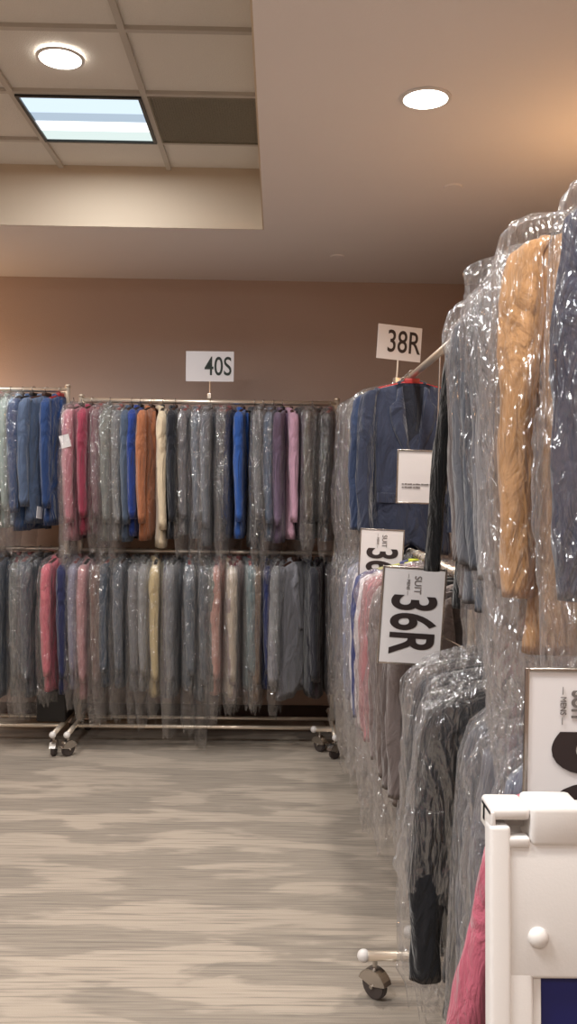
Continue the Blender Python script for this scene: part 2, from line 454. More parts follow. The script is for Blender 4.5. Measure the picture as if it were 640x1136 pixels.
def garment(label, group, pos, yaw, col, kind='plain', lod='far', bag=None, seed=0, dep=.42, hanger='black', sx=1.0, flare=0.0, tagpos=None,
            trousers=None, name='suit_jacket', cat='suit jacket', sz=1.0, scale_y=1.0, lapelcol=None, bagseed=None, bagsx=1.0, puff=1.0, bflare=None, horn=0):
    t = thing(name, label, cat, pos, (0, 0, R(yaw)), group)
    t.scale = (sx, scale_y, sz)
    g = .3*col[0]+.55*col[1]+.15*col[2]; ds = .95 if bag else .84; col = [q*ds+g*(1-ds) for q in col]
    c = lin(*col); near = lod == 'near'
    nu, nv = (56, 52) if near else (20, 22)
    link('jacket_body', body_mesh(seed % 5, nu, nv, dep), M[kind], t, c)
    for s in (-1, 1):
        link('sleeve', sleeve_mesh(s, seed % 5, 28 if near else 12, 44 if near else 18, dep, flare), M[kind], t, c)
        link('lapel', lapel_mesh(s, dep), M[kind], t, lapelcol or c)
    link('collar', collar_mesh(dep), M[kind], t, lapelcol or c)
    if near:
        link('lining', lining_mesh(dep), M['plain'], t, tuple(q*.35 for q in c[:3])+(1,))
        for z in (-.43, -.52):
            link('button', button_mesh(), M['black'], t, loc=(.012, front_y(.012, z, dep)-.009, z))
        for s in (-1, 1):
            f = link('pocket_flap', flap_mesh(), M[kind], t, c, loc=(s*.10, front_y(.1, -.55, dep)-.006, -.55))
    h = link('hanger', hanger_mesh(dep), M[hanger], t)
    link('hook', hook_mesh(), M['hook'], h)
    if trousers:
        link('trousers', trousers_mesh(dep, seed % 3, 24, 20), M[kind], t, lin(*trousers))
    if tagpos:
        g = link('paper_tag', tag_mesh(), M['card'], t, loc=tagpos[:3], rot=(0, R(tagpos[3]), R(tagpos[4])))
        g['label'] = 'small white paper tag'
    if bag:
        bs = bagseed if bagseed is not None else seed
        m = bag_mesh(bs % (12 if near else 6), *((150, 190) if near else (44, 60)), bag, dep, flare*.7 if bflare is None else bflare, puff, horn)
        b = link('plastic_cover', m, M['film' if near else 'film_far'], t)
        b.scale = (bagsx, 1, 1)
    return t

# ------------------------------------------------------------------ room shell
def struct(name, bm, mat, parent=None, smooth=False):
    o = link(name, bm_mesh(name, bm, smooth), mat, parent)
    o['kind'] = 'structure'; return o
XL, XR, YB, YF = -4.6, 1.42, -3.2, 5.62
ZC, ZT = CAMZ+1.31, CAMZ+1.603        # lower ceiling, tray ceiling
TX0, TX1, TY0, TY1 = -4.0, -.085, -2.0, 4.52
b = bmesh.new(); box(b, XL, XR, YB, YF, -.1, 0); struct('floor', b, M['carpet'])
b = bmesh.new(); box(b, XL-.1, XR+.1, YF, YF+.1, -.1, ZT+.2); struct('wall_back', b, M['wall'])
b = bmesh.new(); box(b, XR, XR+.1, YB, YF, -.1, ZT+.2); struct('wall_right', b, M['wall'])
b = bmesh.new(); box(b, XL-.1, XL, YB, YF, -.1, ZT+.2); struct('wall_left', b, M['wall'])
b = bmesh.new(); box(b, XL-.1, XR+.1, YB-.1, YB, -.1, ZT+.2); struct('wall_front', b, M['wall'])
b = bmesh.new(); box(b, XL, XR, YF-.012, YF, 0, .1); struct('baseboard_back', b, M['base'])
b = bmesh.new(); box(b, XR-.012, XR, YB, YF-.012, 0, .1); struct('baseboard_right', b, M['base'])
b = bmesh.new()      # lower ceiling round the tray
box(b, TX1, XR, YB, YF, ZC, ZC+.09); box(b, XL, TX0, YB, YF, ZC, ZC+.09)
box(b, TX0, TX1, TY1, YF, ZC, ZC+.09); box(b, TX0, TX1, YB, TY0, ZC, ZC+.09)
struct('ceiling', b, M['ceil'])
b = bmesh.new(); box(b, TX0-.05, TX1+.05, TY1-.006, TY1+.05, ZC+.0005, ZT+.02); struct('trim_1', b, M['cream'])
b = bmesh.new(); box(b, TX1-.006, TX1+.05, TY0, TY1, ZC+.0005, ZT+.02); struct('trim_2', b, M['cream'])
b = bmesh.new(); box(b, TX0-.05, TX0, TY0, TY1, ZC+.001, ZT+.02); box(b, TX0-.05, TX1+.05, TY0-.05, TY0, ZC+.001, ZT+.02); struct('trim_3', b, M['cream'])
b = bmesh.new(); box(b, TX0-.2, TX1+.2, TY0-.2, TY1+.2, ZT+.012, ZT+.06); struct('ceiling_tile', b, M['tile'])
# suspended grid bars
PX, PY = .542, .508
gx = [-.568-PX*k for k in range(0, 7)]
gy = [4.172-PY*k for k in range(0, 12)]
gy = [y for y in gy if y > TY0+.05]
b = bmesh.new()
for x in gx: box(b, x-.012, x+.012, TY0, TY1, ZT-.004, ZT+.012)
for y in gy: box(b, TX0, TX1, y-.012, y+.012, ZT-.0035, ZT+.0125)
struct('ceiling_grid', b, M['tbar'])

# troffer light
cx0, cx1 = gx[1]+.012, gx[0]-.012; cy1 = gy[0]-.012; cy0 = gy[1]+.012
t = thing('fluorescent_light', 'square bluish fluorescent ceiling light with black rim beside the grille', 'ceiling light', ((cx0+cx1)/2, (cy0+cy1)/2, ZT))
hw, hd = (cx1-cx0)/2, (cy1-cy0)/2
b = bmesh.new()
for (x0, x1, y0, y1) in ((-hw, -hw+.014, -hd, hd), (hw-.014, hw, -hd, hd), (-hw+.014, hw-.014, -hd, -hd+.014), (-hw+.014, hw-.014, hd-.014, hd)):
    box(b, x0, x1, y0, y1, -.012, .006)
link('light_frame', bm_mesh('light_frame', b), M['blackm'], t)
def band(name, y0, y1, mat, lab, z=-.002):
    b = bmesh.new(); box(b, -hw+.014, hw-.014, y0, y1, z, .008); o = link(name, bm_mesh(name, b), mat, t); o['label'] = lab
q = 2*hd-.028; s = -hd+.014
band('diffuser', s, s+q*.36, M['diff'], 'pale blue diffuser panel')
band('reflector', s+q*.36, s+q*.56, M['diff2'], 'dimmer blue-grey reflector band', 0)
band('lamp_strip', s+q*.56, s+q*.78, M['tube'], 'bright white lamp strip')
band('diffuser', s+q*.78, s+q, M['diff3'], 'pale green diffuser panel')

# return air grille
vx0, vx1 = gx[0]+.012, TX1-.01
t = thing('air_grille', 'grey-brown perforated air grille in the tiled ceiling beside the square light', 'air vent', ((vx0+vx1)/2, (cy0+cy1)/2, ZT))
w = (vx1-vx0)/2
b = bmesh.new()
for (x0, x1, y0, y1) in ((-w, -w+.008, -hd, hd), (w-.008, w, -hd, hd), (-w+.008, w-.008, -hd, -hd+.008), (-w+.008, w-.008, hd-.008, hd)): box(b, x0, x1, y0, y1, -.006, .006)
link('grille_frame', bm_mesh('grille_frame', b), M['vent'], t)
b = bmesh.new(); box(b, -w+.008, w-.008, -hd+.008, hd-.008, .001, .008)
for k in range(40):
    x = -w+.01+(2*w-.02)*k/40; box(b, x, x+.004, -hd+.008, hd-.008, -.003, .001)
link('grille_panel', bm_mesh('grille_panel', b), M['vent'], t)

# round recessed lights
def downlight(x, y, z, r, label, power, mesh=True, col=(1, .93, .84), spot=140):
    if mesh:
        t = thing('recessed_light', label, 'ceiling light', (x, y, z), group='round recessed ceiling lights')
        b = bmesh.new(); seg = 40; R0, R1 = r, r+.012
        for (ra, rb, za, zb) in ((R0, R1, -.006, -.004), (R1, R1, -.004, .0), (R0, R0, .004, -.006)):
            va = [b.verts.new((ra*math.cos(2*math.pi*k/seg), ra*math.sin(2*math.pi*k/seg), za)) for k in range(seg)]
            vb = [b.verts.new((rb*math.cos(2*math.pi*k/seg), rb*math.sin(2*math.pi*k/seg), zb)) for k in range(seg)]
            for k in range(seg): b.faces.new((va[k], va[(k+1) % seg], vb[(k+1) % seg], vb[k]))
        link('trim_ring', bm_mesh('trim_ring', b, True), M['white'], t)
        b = bmesh.new(); bmesh.ops.create_cone(b, cap_ends=True, segments=40, radius1=r, radius2=r, depth=.004)
        link('lamp_lens', bm_mesh('lamp_lens', b), M['lamp'], t, loc=(0, 0, -.002))
    l = bpy.data.lights.new('downlight', 'SPOT'); l.energy = power; l.color = col; l.shadow_soft_size = .08
    l.spot_size = R(spot); l.spot_blend = .6
    o = bpy.data.objects.new('downlight_lamp', l); C.objects.link(o); o.location = (x, y, z-.03)
downlight(.478, 2.98, ZC, .074, 'round white recessed light in the plain lower ceiling', 70)
downlight(-.835, 3.37, ZT, .078, 'round white recessed light between the tile bars, before the square light', 60)
for (x, y, z) in ((.5, .9, ZC), (.5, -1.2, ZC), (-.84, .9, ZT), (-2.05, 4.0, ZT), (-2.9, .9, ZT), (-.84, -1.2, ZT), (-2.9, -1.2, ZT)):  # extra unseen downlights, added out of frame to brighten racks, room and plastic
    downlight(x, y, z, .074, '', 62, mesh=False)
for (x, y, z, lab) in ((.32, 5.0, ZC, 'small flush round sprinkler cap in the ceiling near the back wall'), (.74, 3.83, ZC, 'small flush round sprinkler cap in the ceiling behind the recessed light')):
    b = bmesh.new(); bmesh.ops.create_cone(b, cap_ends=True, segments=28, radius1=.036, radius2=.042, depth=.006)
    tag(link('sprinkler_cap', bm_mesh('sprinkler_cap', b), M['ceil'], loc=(x, y, z-.003)), lab, 'sprinkler cap', 'sprinkler caps in the lower ceiling')

def area(x, y, z, sx, sy, power, col, rot=(0, 0, 0)):
    l = bpy.data.lights.new('lamp', 'AREA'); l.shape = 'RECTANGLE'; l.size = sx; l.size_y = sy; l.energy = power; l.color = col
    o = bpy.data.objects.new('area_lamp', l); C.objects.link(o); o.location = (x, y, z); o.rotation_euler = rot; return o
# the square fluorescent fittings of the tray (the first is the one in view)
for (x, y) in (((cx0+cx1)/2, (cy0+cy1)/2), ((cx0+cx1)/2, .6), (-2.48, (cy0+cy1)/2), (-2.48, .6)):
    area(x, y, ZT-.02, .5, .5, 9 if y > 3 else 26, (.92, .96, 1))
# warm wall lamp on the side wall behind the clothes, and one beyond the frame on the back wall
def warm(x, y, z, p, r=.06):
    l = bpy.data.lights.new('wall_lamp', 'POINT'); l.energy = p; l.color = (1, .58, .26); l.shadow_soft_size = r
    o = bpy.data.objects.new('wall_lamp', l); C.objects.link(o); o.location = (x, y, z)
warm(1.22, 3.15, 2.30, 4.5)
warm(-2.15, 5.25, 2.1, 4.5)

# ------------------------------------------------------------------ racks
def caster(parent, x, y, z=0, ang=0):
    b = bmesh.new(); bmesh.ops.create_cone(b, cap_ends=True, segments=24, radius1=.040, radius2=.040, depth=.022, matrix=Matrix.Rotation(math.pi/2, 4, 'X'))
    bmesh.ops.bevel(b, geom=[e for e in b.edges if e.is_boundary or len({round(f.normal.y, 1) for f in e.link_faces}) > 1], offset=.004, segments=2, affect='EDGES')
    w = link('caster', bm_mesh('caster_wheel', b, False), M['rubber'], parent, loc=(x, y, .040), rot=(0, 0, ang))
    b = bmesh.new()
    for sgn in (-1, 1):
        vs = [b.verts.new((0, sgn*.0145, 0))]+[b.verts.new((.047*math.cos(R(q)), sgn*.0145, .047*math.sin(R(q)))) for q in range(15, 166, 15)]
        ws = [b.verts.new(v.co+Vector((0, sgn*.0025, 0))) for v in vs]
        b.faces.new(vs); b.faces.new(ws[::-1])
        for k in range(len(vs)): b.faces.new((vs[k], vs[(k+1) % len(vs)], ws[(k+1) % len(vs)], ws[k]))
    for q in range(15, 165, 15):
        qs = [(r, g, y) for y in (-.017, .017) for r, g in ((.046, q), (.049, q), (.049, q+15), (.046, q+15))]
        v = [b.verts.new((r*math.cos(R(g)), y, r*math.sin(R(g)))) for r, g, y in qs]
        for f4 in ((0, 1, 2, 3), (7, 6, 5, 4), (1, 5, 6, 2), (0, 3, 7, 4)): b.faces.new([v[i] for i in f4])
    tube(b, [(0.0, 0, .045), (0.0, 0, .085)], .007); tube(b, [(0, -.02, 0), (0, .02, 0)], .006)
    f = link('caster_fork', bm_mesh('caster_fork', b), M['hook'], w)
def rack(label, ax, x, y0, y1, top, low, half=.29, near=None):
    """double-rail rolling rack; ax='Y' runs into the room, ax='X' runs along the back wall"""
    rot = 0 if ax == 'Y' else R(-90)
    L2 = (y1-y0)/2
    loc = (x, (y0+y1)/2, 0) if ax == 'Y' else ((y0+y1)/2, x, 0)
    t = thing('garment_rack', label, 'clothes rack', loc, (0, 0, rot), 'double rail rolling clothes racks')
    def part(n, f, mat='chrome'):
        b = bmesh.new(); f(b); return link(n, bm_mesh(n, b, True), M[mat], t)
    part('top_rail', lambda b: tube(b, [(0, -L2, top), (0, L2, top)], .0145, 14))
    part('lower_rail', lambda b: tube(b, [(0, -L2, low), (0, L2, low)], .0125, 14))
    full = half
    for s in (-1, 1):
        half = near if (near and s < 0) else full
        part('upright', lambda b: (tube(b, [(0, s*L2, .14), (0, s*L2, top+.02)], .0145, 14), tube(b, [(0, s*L2, top+.02), (0, s*L2, top+.034)], [.019, .012], 14)))
        part('foot_bar', lambda b: tube(b, [(-half, s*L2, .125), (half, s*L2, .125)], .0145, 14))
        for e in (-1, 1):
            c = part('end_cap', lambda b: bmesh.ops.create_uvsphere(b, u_segments=16, v_segments=10, radius=.019, matrix=Matrix.Translation((e*(half+.004), s*L2, .125))), 'white')
            c['label'] = 'white round plastic end cap'
            caster(t, e*(half-.03), s*L2, ang=random.uniform(-1, 1))
    part('base_bar', lambda b: (tube(b, [(-.1, -L2, .125), (-.1, L2, .125)], .011, 10)))
    part('base_bar', lambda b: (tube(b, [(.1, -L2, .125), (.1, L2, .125)], .011, 10)))
    return t
D0 = 5.09
def fx(px): return (px-307)/980*D0
rack('long chrome rolling rack along the back wall under the 40S sign', 'X', D0, fx(90), fx(372), 1.975, 1.115)
rack('chrome rolling rack by the back wall holding blue jackets, beyond the gap', 'X', D0, fx(75)-1.46, fx(75), 2.03, 1.12)
rack('chrome rolling rack under the 38R sign, running up to the back wall', 'Y', .60, 2.68, 4.96, 2.0, 1.215, half=.37, near=.17)
rack('chrome rolling rack crammed with bagged suits behind the white A-frame', 'Y', .61, 1.2, 2.54, 2.0, 1.08, half=.335)

# ------------------------------------------------------------------ clothes on the back racks
def row_label(items, n, where, word='jacket'):
    d = items[n][2]; bag = ' in plastic' if items[n][3] else ''
    a = items[n-1][2] if n else None; b = items[n+1][2] if n+1 < len(items) else None
    tries = []
    if a and b: tries += [f'{d} {word}{bag}, {where}, between {a} and {b}', f'{d} {word}, {where}, between {a} and {b}']
    for e in (a, b):
        if e: tries.append(f'{d} {word}{bag}, {where}, next to the {e} one')
    for e in (a, b):
        if e: tries.append(f'{d} {word}, {where}, beside {e}')
    for t in tries:
        if len(t.split()) <= 16: return t
    return f'{d} {word}, {where}'
def back_row(items, zrail, group, where, seed0):
    names = [i[2] for i in items]
    for n, it in enumerate(items):
        px, col, desc, bag = it[:4]; kw = dict(it[4]) if len(it) > 4 else {}
        x = fx(px); yaw = 90+random.uniform(-11, 11)
        yaw = kw.pop('yaw', yaw)
        lab = row_label(items, n, where)
        garment(lab, group, (x, D0+random.uniform(-.03, .03)-kw.pop('dy', 0), zrail), yaw, col, kw.pop('kind', 'plain'), 'far', bag, seed=seed0+n, sz=random.uniform(.94, 1.04),
                dep=kw.pop('dep', .42), hanger=kw.pop('hanger', random.choice(['black', 'wood', 'red'])), **kw)
UP = [
 (80, (186, 128, 140), 'dusty pink', 1.02), (92, (190, 120, 134), 'rose pink', .95, dict(tagpos=(-.24, .0, -.25, 15, 90))), (103, (150, 48, 72), 'crimson', 0), (112, (116, 84, 92), 'mauve brown', .9),
 (122, (112, 116, 112), 'grey-green', .98), (134, (120, 122, 124), 'grey checked', .95, dict(kind='plaid')), (146, (66, 82, 106), 'slate blue', 0), (156, (28, 56, 140), 'royal blue', 0, dict(yaw=84)),
 (168, (176, 104, 66), 'rust orange', 0), (180, (212, 192, 160), 'cream', 0, dict(yaw=96)), (194, (30, 32, 42), 'black', 0), (206, (108, 108, 114), 'mid grey', .92),
 (219, (88, 98, 112), 'steel grey', 1.0), (232, (106, 112, 122), 'silver grey', .92), (243, (84, 84, 90), 'smoke grey', .95, dict(kind='plaid')), (254, (46, 52, 64), 'dark slate', .9),
 (268, (38, 88, 178), 'bright cobalt blue', 0, dict(yaw=85)), (281, (50, 50, 58), 'charcoal', 0), (291, (100, 102, 106), 'ash grey', .95), (302, (86, 104, 130), 'dusty blue', 1.02),
 (312, (120, 100, 128), 'mauve', 0), (321, (206, 156, 182), 'light pink', 0, dict(yaw=94)), (333, (40, 36, 42), 'jet black', .9), (345, (86, 76, 66), 'olive brown', .85),
 (355, (64, 58, 54), 'dark brown', 0), (365, (52, 48, 50), 'dark charcoal', .9)]
back_row(UP, 1.975, 'jackets on the upper rail under the 40S sign', 'upper rail under 40S sign', 0)
UPL = [(-12, (100, 110, 110), 'grey green', .95), (2, (120, 136, 128), 'sage', .98), (13, (150, 168, 164), 'pale mint', .95), (26, (140, 170, 202), 'powder blue', .95),
 (39, (48, 78, 126), 'denim blue', 0, dict(yaw=72)), (53, (78, 96, 128), 'slate blue', 0, dict(yaw=66, tagpos=(-.13, -.06, -.735, 8, 6))), (68, (30, 60, 116), 'navy', 0, dict(yaw=80, hanger='red'))]
back_row(UPL, 2.03, 'jackets on the upper rail beyond the gap', 'upper rail beyond the gap', 40)
LO = [(68, (214, 106, 122), 'coral pink', .86, dict(yaw=82)), (80, (36, 40, 82), 'navy', 0), (91, (130, 128, 150), 'lilac grey', .9), (103, (178, 128, 132), 'dusty pink', .9),
 (115, (106, 80, 74), 'brown', .92), (127, (68, 82, 100), 'slate navy', 1.0, dict(kind='plaid')), (141, (82, 90, 102), 'blue grey', .98), (154, (112, 112, 116), 'light grey', .98), (164, (134, 134, 136), 'pale grey', 1.0),
 (175, (196, 174, 128), 'straw yellow', .9), (187, (46, 54, 82), 'dark navy', .9), (198, (118, 120, 126), 'cool grey', 1.0), (211, (82, 92, 104), 'slate grey', 1.04), (223, (84, 90, 98), 'gunmetal grey', 1.04),
 (234, (104, 110, 104), 'moss grey', .98), (243, (206, 146, 132), 'salmon', .92), (255, (212, 194, 172), 'cream', .84), (266, (172, 148, 146), 'pinkish beige', .86), (277, (98, 116, 120), 'teal grey', .9),
 (288, (136, 108, 84), 'tan', .84), (299, (32, 42, 92), 'deep blue', 0), (311, (126, 128, 132), 'stone grey', .92), (329, (132, 132, 142), 'silver grey open', 0, dict(yaw=58, flare=.09, dep=.5)),
 (345, (44, 44, 54), 'charcoal', 0), (357, (58, 44, 50), 'dark plum', 0), (368, (70, 60, 62), 'plum grey', .8)]
back_row(LO, 1.115, 'jackets on the lower rail under the 40S sign', 'lower rail under 40S sign', 60)
LOL = [(-14, (90, 94, 100), 'mist grey', .9), (-2, (40, 60, 150), 'royal blue', 0), (10, (82, 92, 110), 'blue grey', .92), (22, (92, 98, 98), 'moss grey', .9), (34, (86, 94, 104), 'steel grey', .92, dict(kind='plaid')),
 (46, (72, 78, 88), 'slate', .9), (57, (50, 46, 50), 'dark grey', 0)]
back_row(LOL, 1.12, 'jackets on the lower rail beyond the gap', 'lower rail beyond the gap', 90)

# ------------------------------------------------------------------ clothes on the side racks
def side_row(items, xr, zrail, group, where, seed0):
    for n, it in enumerate(items):
        y, col, desc, bag = it[:4]; kw = dict(it[4]) if len(it) > 4 else {}
        word = kw.pop('word', 'jacket')
        lab = row_label(items, n, where, word)
        garment(lab, group, (xr+kw.pop('dx', random.uniform(-.01, .01)), y, zrail), kw.pop('yaw', random.uniform(-6, 6)), col, kw.pop('kind', 'plain'), kw.pop('lod', 'near'), bag,
                seed=seed0+n, sx=kw.pop('sx', 1.0)*(.93 if bag else 1), dep=kw.pop('dep', .5), hanger=kw.pop('hanger', 'black'), **kw)
A1 = [(1.34, (38, 44, 70), 'navy blue', .98, dict(yaw=-2, puff=1.1, sz=.97, sx=.95, dx=.022)), (1.57, (192, 142, 90), 'tan', 1.06, dict(puff=1.2, yaw=5, horn=.02, sx=.94, dx=-.012)), (1.69, (112, 88, 70), 'brown', 1.06, dict(sx=.88, dx=0)),
 (1.84, (130, 126, 128), 'light grey', 1.08, dict(puff=1.3, horn=.03, sx=.88, bflare=-.08, bagsx=1.02)),
 (1.96, (104, 104, 110), 'ash grey', 1.05, dict(kind='plaid', sx=.82, flare=-.03, bflare=-.10)), (2.08, (84, 88, 98), 'slate grey', 1.08, dict(sx=.80, flare=-.04, bflare=-.12)),
 (2.24, (104, 106, 114), 'blue grey', 1.05, dict(sx=.80, flare=-.05, puff=1.2, horn=.02, bflare=-.15, bagsx=1.0)), (2.36, (110, 102, 102), 'taupe grey', 1.0, dict(sx=.76, flare=-.04, bflare=-.14)),
 (2.50, (14, 14, 18), 'black', 0, dict(sz=1.06, sx=.64, flare=.14, dx=.01))]
side_row(A1, .61, 2.0, 'suits on the upper rail behind the A-frame', 'upper rail behind the A-frame', 3)
B1 = [(3.92, (42, 50, 74), 'dark blue', 0, dict(hanger='red', yaw=4)), (4.04, (48, 64, 100), 'mid blue', 0, dict(hanger='red', yaw=-8, sx=1.1)),
 (4.17, (128, 124, 116), 'stone', .98, dict(lod='far', sx=1.1)), (4.28, (166, 148, 114), 'beige', .98, dict(lod='far', sx=1.1)), (4.39, (150, 140, 126), 'oatmeal', 1.0, dict(lod='far', sx=1.1)), (4.5, (122, 116, 116), 'warm grey', 1.0, dict(lod='far', sx=1.15)),
 (4.61, (112, 104, 112), 'mauve grey', 1.05, dict(lod='far', sx=1.15)), (4.72, (104, 104, 108), 'cool grey', 1.0, dict(lod='far', sx=1.15)), (4.83, (96, 92, 96), 'smoke grey', 1.0, dict(lod='far', sx=1.15))]
side_row(B1, .59, 2.0, 'jackets on the upper rail under the 38R sign', 'upper rail under 38R sign', 20)
A2 = [(1.36, (186, 84, 106), 'pink', 0, dict(flare=.16, dx=-.03)), (1.54, (120, 128, 146), 'pale blue grey', .95, dict(sx=.98, puff=1.4, bflare=.04)), (1.68, (112, 112, 120), 'light grey', .95, dict(sx=1.0, flare=.03)),
 (1.83, (96, 96, 102), 'grey checked', .95, dict(kind='plaid', sx=.98, flare=.03)), (2.00, (22, 22, 27), 'black', .52, dict(trousers=(14, 14, 18), puff=1.3, sx=1.12, dx=-.03, flare=.04, word='suit with trousers')),
 (2.13, (50, 50, 56), 'charcoal', .90, dict(trousers=(40, 40, 46), sx=1.15, word='suit with trousers')), (2.27, (66, 66, 72), 'dark grey', .92, dict(trousers=(40, 40, 46), sx=1.2, puff=1.3, horn=.03, word='suit with trousers')),
 (2.41, (104, 96, 94), 'taupe', .9, dict(sx=1.1))]
side_row(A2, .61, 1.08, 'suits on the lower rail behind the A-frame', 'lower rail behind the A-frame', 31)
B2 = [(2.76, (112, 100, 98), 'light taupe', 0), (2.86, (98, 86, 84), 'mushroom brown', 0), (2.96, (112, 98, 94), 'brown taupe', 0), (3.06, (122, 106, 102), 'taupe', 1.0), (3.17, (116, 98, 96), 'dark taupe', 0), (3.28, (140, 112, 110), 'pinkish taupe', 1.05), (3.40, (190, 116, 124), 'rose pink', 1.05, dict(sx=1.1)),
 (3.51, (196, 134, 140), 'pale pink', 1.0, dict(sx=1.12)), (3.62, (226, 220, 226), 'white', 0, dict(sx=1.12)), (3.73, (60, 66, 120), 'indigo', 0, dict(sx=1.14, hanger='lime')), (3.84, (224, 220, 226), 'off-white', 1.0, dict(sx=1.14)),
 (3.96, (160, 164, 190), 'lavender', 1.05, dict(sx=1.16)), (4.08, (140, 146, 176), 'lilac grey', 1.05, dict(sx=1.18, lod='far')), (4.2, (150, 150, 168), 'lavender grey', 1.05, dict(sx=1.2, lod='far')),
 (4.34, (120, 122, 134), 'blue grey', 1.05, dict(sx=1.2, lod='far')), (4.48, (112, 112, 120), 'mid grey', 1.05, dict(sx=1.22, lod='far')), (4.62, (104, 104, 108), 'cool grey', 1.05, dict(sx=1.22, lod='far')), (4.76, (90, 86, 88), 'smoke grey', 1.0, dict(sx=1.22, lod='far'))]
side_row(B2, .59, 1.215, 'jackets on the lower rail under the 38R sign', 'lower rail under 38R sign', 50)

# ------------------------------------------------------------------ signs
def card_mesh(w, h, th=.003, bev=.0):
    b = bmesh.new(); box(b, -w/2, w/2, -th/2, th/2, -h/2, h/2); return bm_mesh('card', b)
def lettering(t, s, size, x, z, y=-.003, ink='ink', roll=0, wid=1.0, bold=0, hgt=1.0):
    me = text_mesh(s, size, .0005, bold)
    me.transform(Matrix.Diagonal((wid, hgt, 1, 1)))
    me.transform(Matrix.Rotation(R(90), 4, 'X'))       # face -Y
    me.transform(Matrix.Rotation(R(roll), 4, 'Y'))
    return link('lettering', me, M[ink], t, loc=(x, y, z))
# 40S sign: clamped to the top rail of the back rack on a clear stem
sx_, sz_ = fx(231), CAMZ+(540.5-407)/980*D0
t = thing('size_sign', 'white 40S size sign standing over the back rack', 'size sign', (sx_, D0, sz_), (0, 0, R(-2)), 'size signs on stems above the racks')
link('sign_card', card_mesh(.275, .172), M['card'], t)
lettering(t, '40S', .150, .048, -.004, ink='green_ink', wid=.72, bold=.001)
b = bmesh.new(); tube(b, [(0, .004, -.165), (0, .004, -.02)], .004, 8); box(b, -.012, .012, -.016, .02, -.185, -.155, .003); link('sign_stem', bm_mesh('sign_stem', b), M['chrome'], t)
# 38R sign
Y = 4.2; sz_ = CAMZ+(543.5-381)/980*Y
t = thing('size_sign', 'cream 38R size sign on a thin stem over the blue jackets', 'size sign', (.570, Y, sz_), (0, R(3), R(14)), 'size signs on stems above the racks')
link('sign_card', card_mesh(.222, .162), M['card'], t)
lettering(t, '38R', .148, .020, .0, wid=.72, bold=.001)
b = bmesh.new(); tube(b, [(0.0, .004, -.18), (0, .004, -.02)], .005, 8); box(b, -.014, .014, -.016, .02, -.20, -.165, .003); link('sign_stem', bm_mesh('sign_stem', b), M['chrome'], t)

# sideways rack-divider signs in clear sleeves
def divider(label, x, y, ztop, lay=None, w=.18, h=.28, big='36R', roll=0, yaw=0, stem=(.12, -.1), size=.17):
    t = thing('divider_sign', label, 'size sign', (x, y, ztop-h/2), (0, R(roll), R(yaw)), 'divider signs hung sideways among the clothes')
    link('sign_card', card_mesh(w, h), M['card'], t)
    b = bmesh.new()
    e = .006
    for (x0, x1, z0, z1) in ((-w/2-e, -w/2, -h/2-e, h/2+e), (w/2, w/2+e, -h/2-e, h/2+e), (-w/2, w/2, h/2, h/2+e), (-w/2, w/2, -h/2-e, -h/2)):
        box(b, x0, x1, -.004, .004, z0, z1, .0015)
    o = link('sleeve_edge', bm_mesh('sleeve_edge', b, True), M['hook'], t); o['label'] = 'shiny clear edge of the sleeve'
    b = bmesh.new(); tube(b, [(stem[0], .006, stem[1]), (w*.2, .006, -h*.1), (w*.2, .006, 0)], .003, 8); link('sign_stem', bm_mesh('sign_stem', b), M['hook'], t)
    if big:
        k = w/.18
        if lay:
            for (tx, sz, lx, lz, wd, bd, ik) in lay: lettering(t, tx, sz, lx, lz, roll=90, wid=wd, bold=bd, ink=ik)
            return t
        lettering(t, big, .185*k, -.004*k, -.022*k, roll=90, wid=.60, bold=.004)
        lettering(t, 'SUIT', .030*k, .010*k, .094*k, roll=90, ink='greyink', wid=.9)
        lettering(t, '\u2014 MENS \u2014', .013*k, -.018*k, .094*k, roll=90, ink='greyink', wid=.95)
    return t
divider('white divider sign with dark 36R turned sideways, over the taupe jackets', .407, 2.62, CAMZ-.088/.98*2.62+.0, roll=3, yaw=0, stem=(.19, -.1), size=.165)
divider('white sideways divider sign half covered by white and indigo jackets, below the blue jacket', .452, 3.80, CAMZ-.045/.98*3.80, roll=2, yaw=0, stem=(.15, -.05))
divider('largest sideways divider sign, standing just above the white A-frame', .487, 1.262, CAMZ-.201/.98*1.262, w=.24, h=.373, lay=[('36R', .250, -.003, -.016, .61, .006, 'ink'), ('SUIT', .036, -.047, .138, .62, .001, 'greyink'), ('\u2014 MENS \u2014', .0125, -.071, .138, .86, 0, 'greyink')], roll=0, yaw=0, stem=(.10, -.1), size=.185)
t = thing('divider_sign', 'blank white sign back with faint print, hung before the dark blue jacket', 'size sign', (.535, 3.3, 1.535), (0, R(1), R(5)), 'divider signs hung sideways among the clothes')
link('sign_card', card_mesh(.17, .19), M['card'], t)
b = bmesh.new()
for z, n in ((-.030, 11), (-.042, 7)):
    for k in range(n): box(b, -.070+k*.0105, -.063+k*.0105+.0015*(k % 3), -.0032, -.0020, z, z+.004+.001*(k % 2))
o = link('faint_print', bm_mesh('faint_print', b), M['greyink'], t); o['label'] = 'two short lines of faint grey print'
b = bmesh.new()
for (x0, x1, z0, z1) in ((-.091, -.085, -.101, .101), (.085, .091, -.101, .101), (-.085, .085, .095, .101), (-.085, .085, -.101, -.095)): box(b, x0, x1, -.004, .004, z0, z1, .0015)
o = link('sleeve_edge', bm_mesh('sleeve_edge', b, True), M['hook'], t)
b = bmesh.new(); tube(b, [(.06, .004, .09), (.06, .004, .46)], .003, 8); link('sign_stem', bm_mesh('sign_stem', b), M['hook'], t)

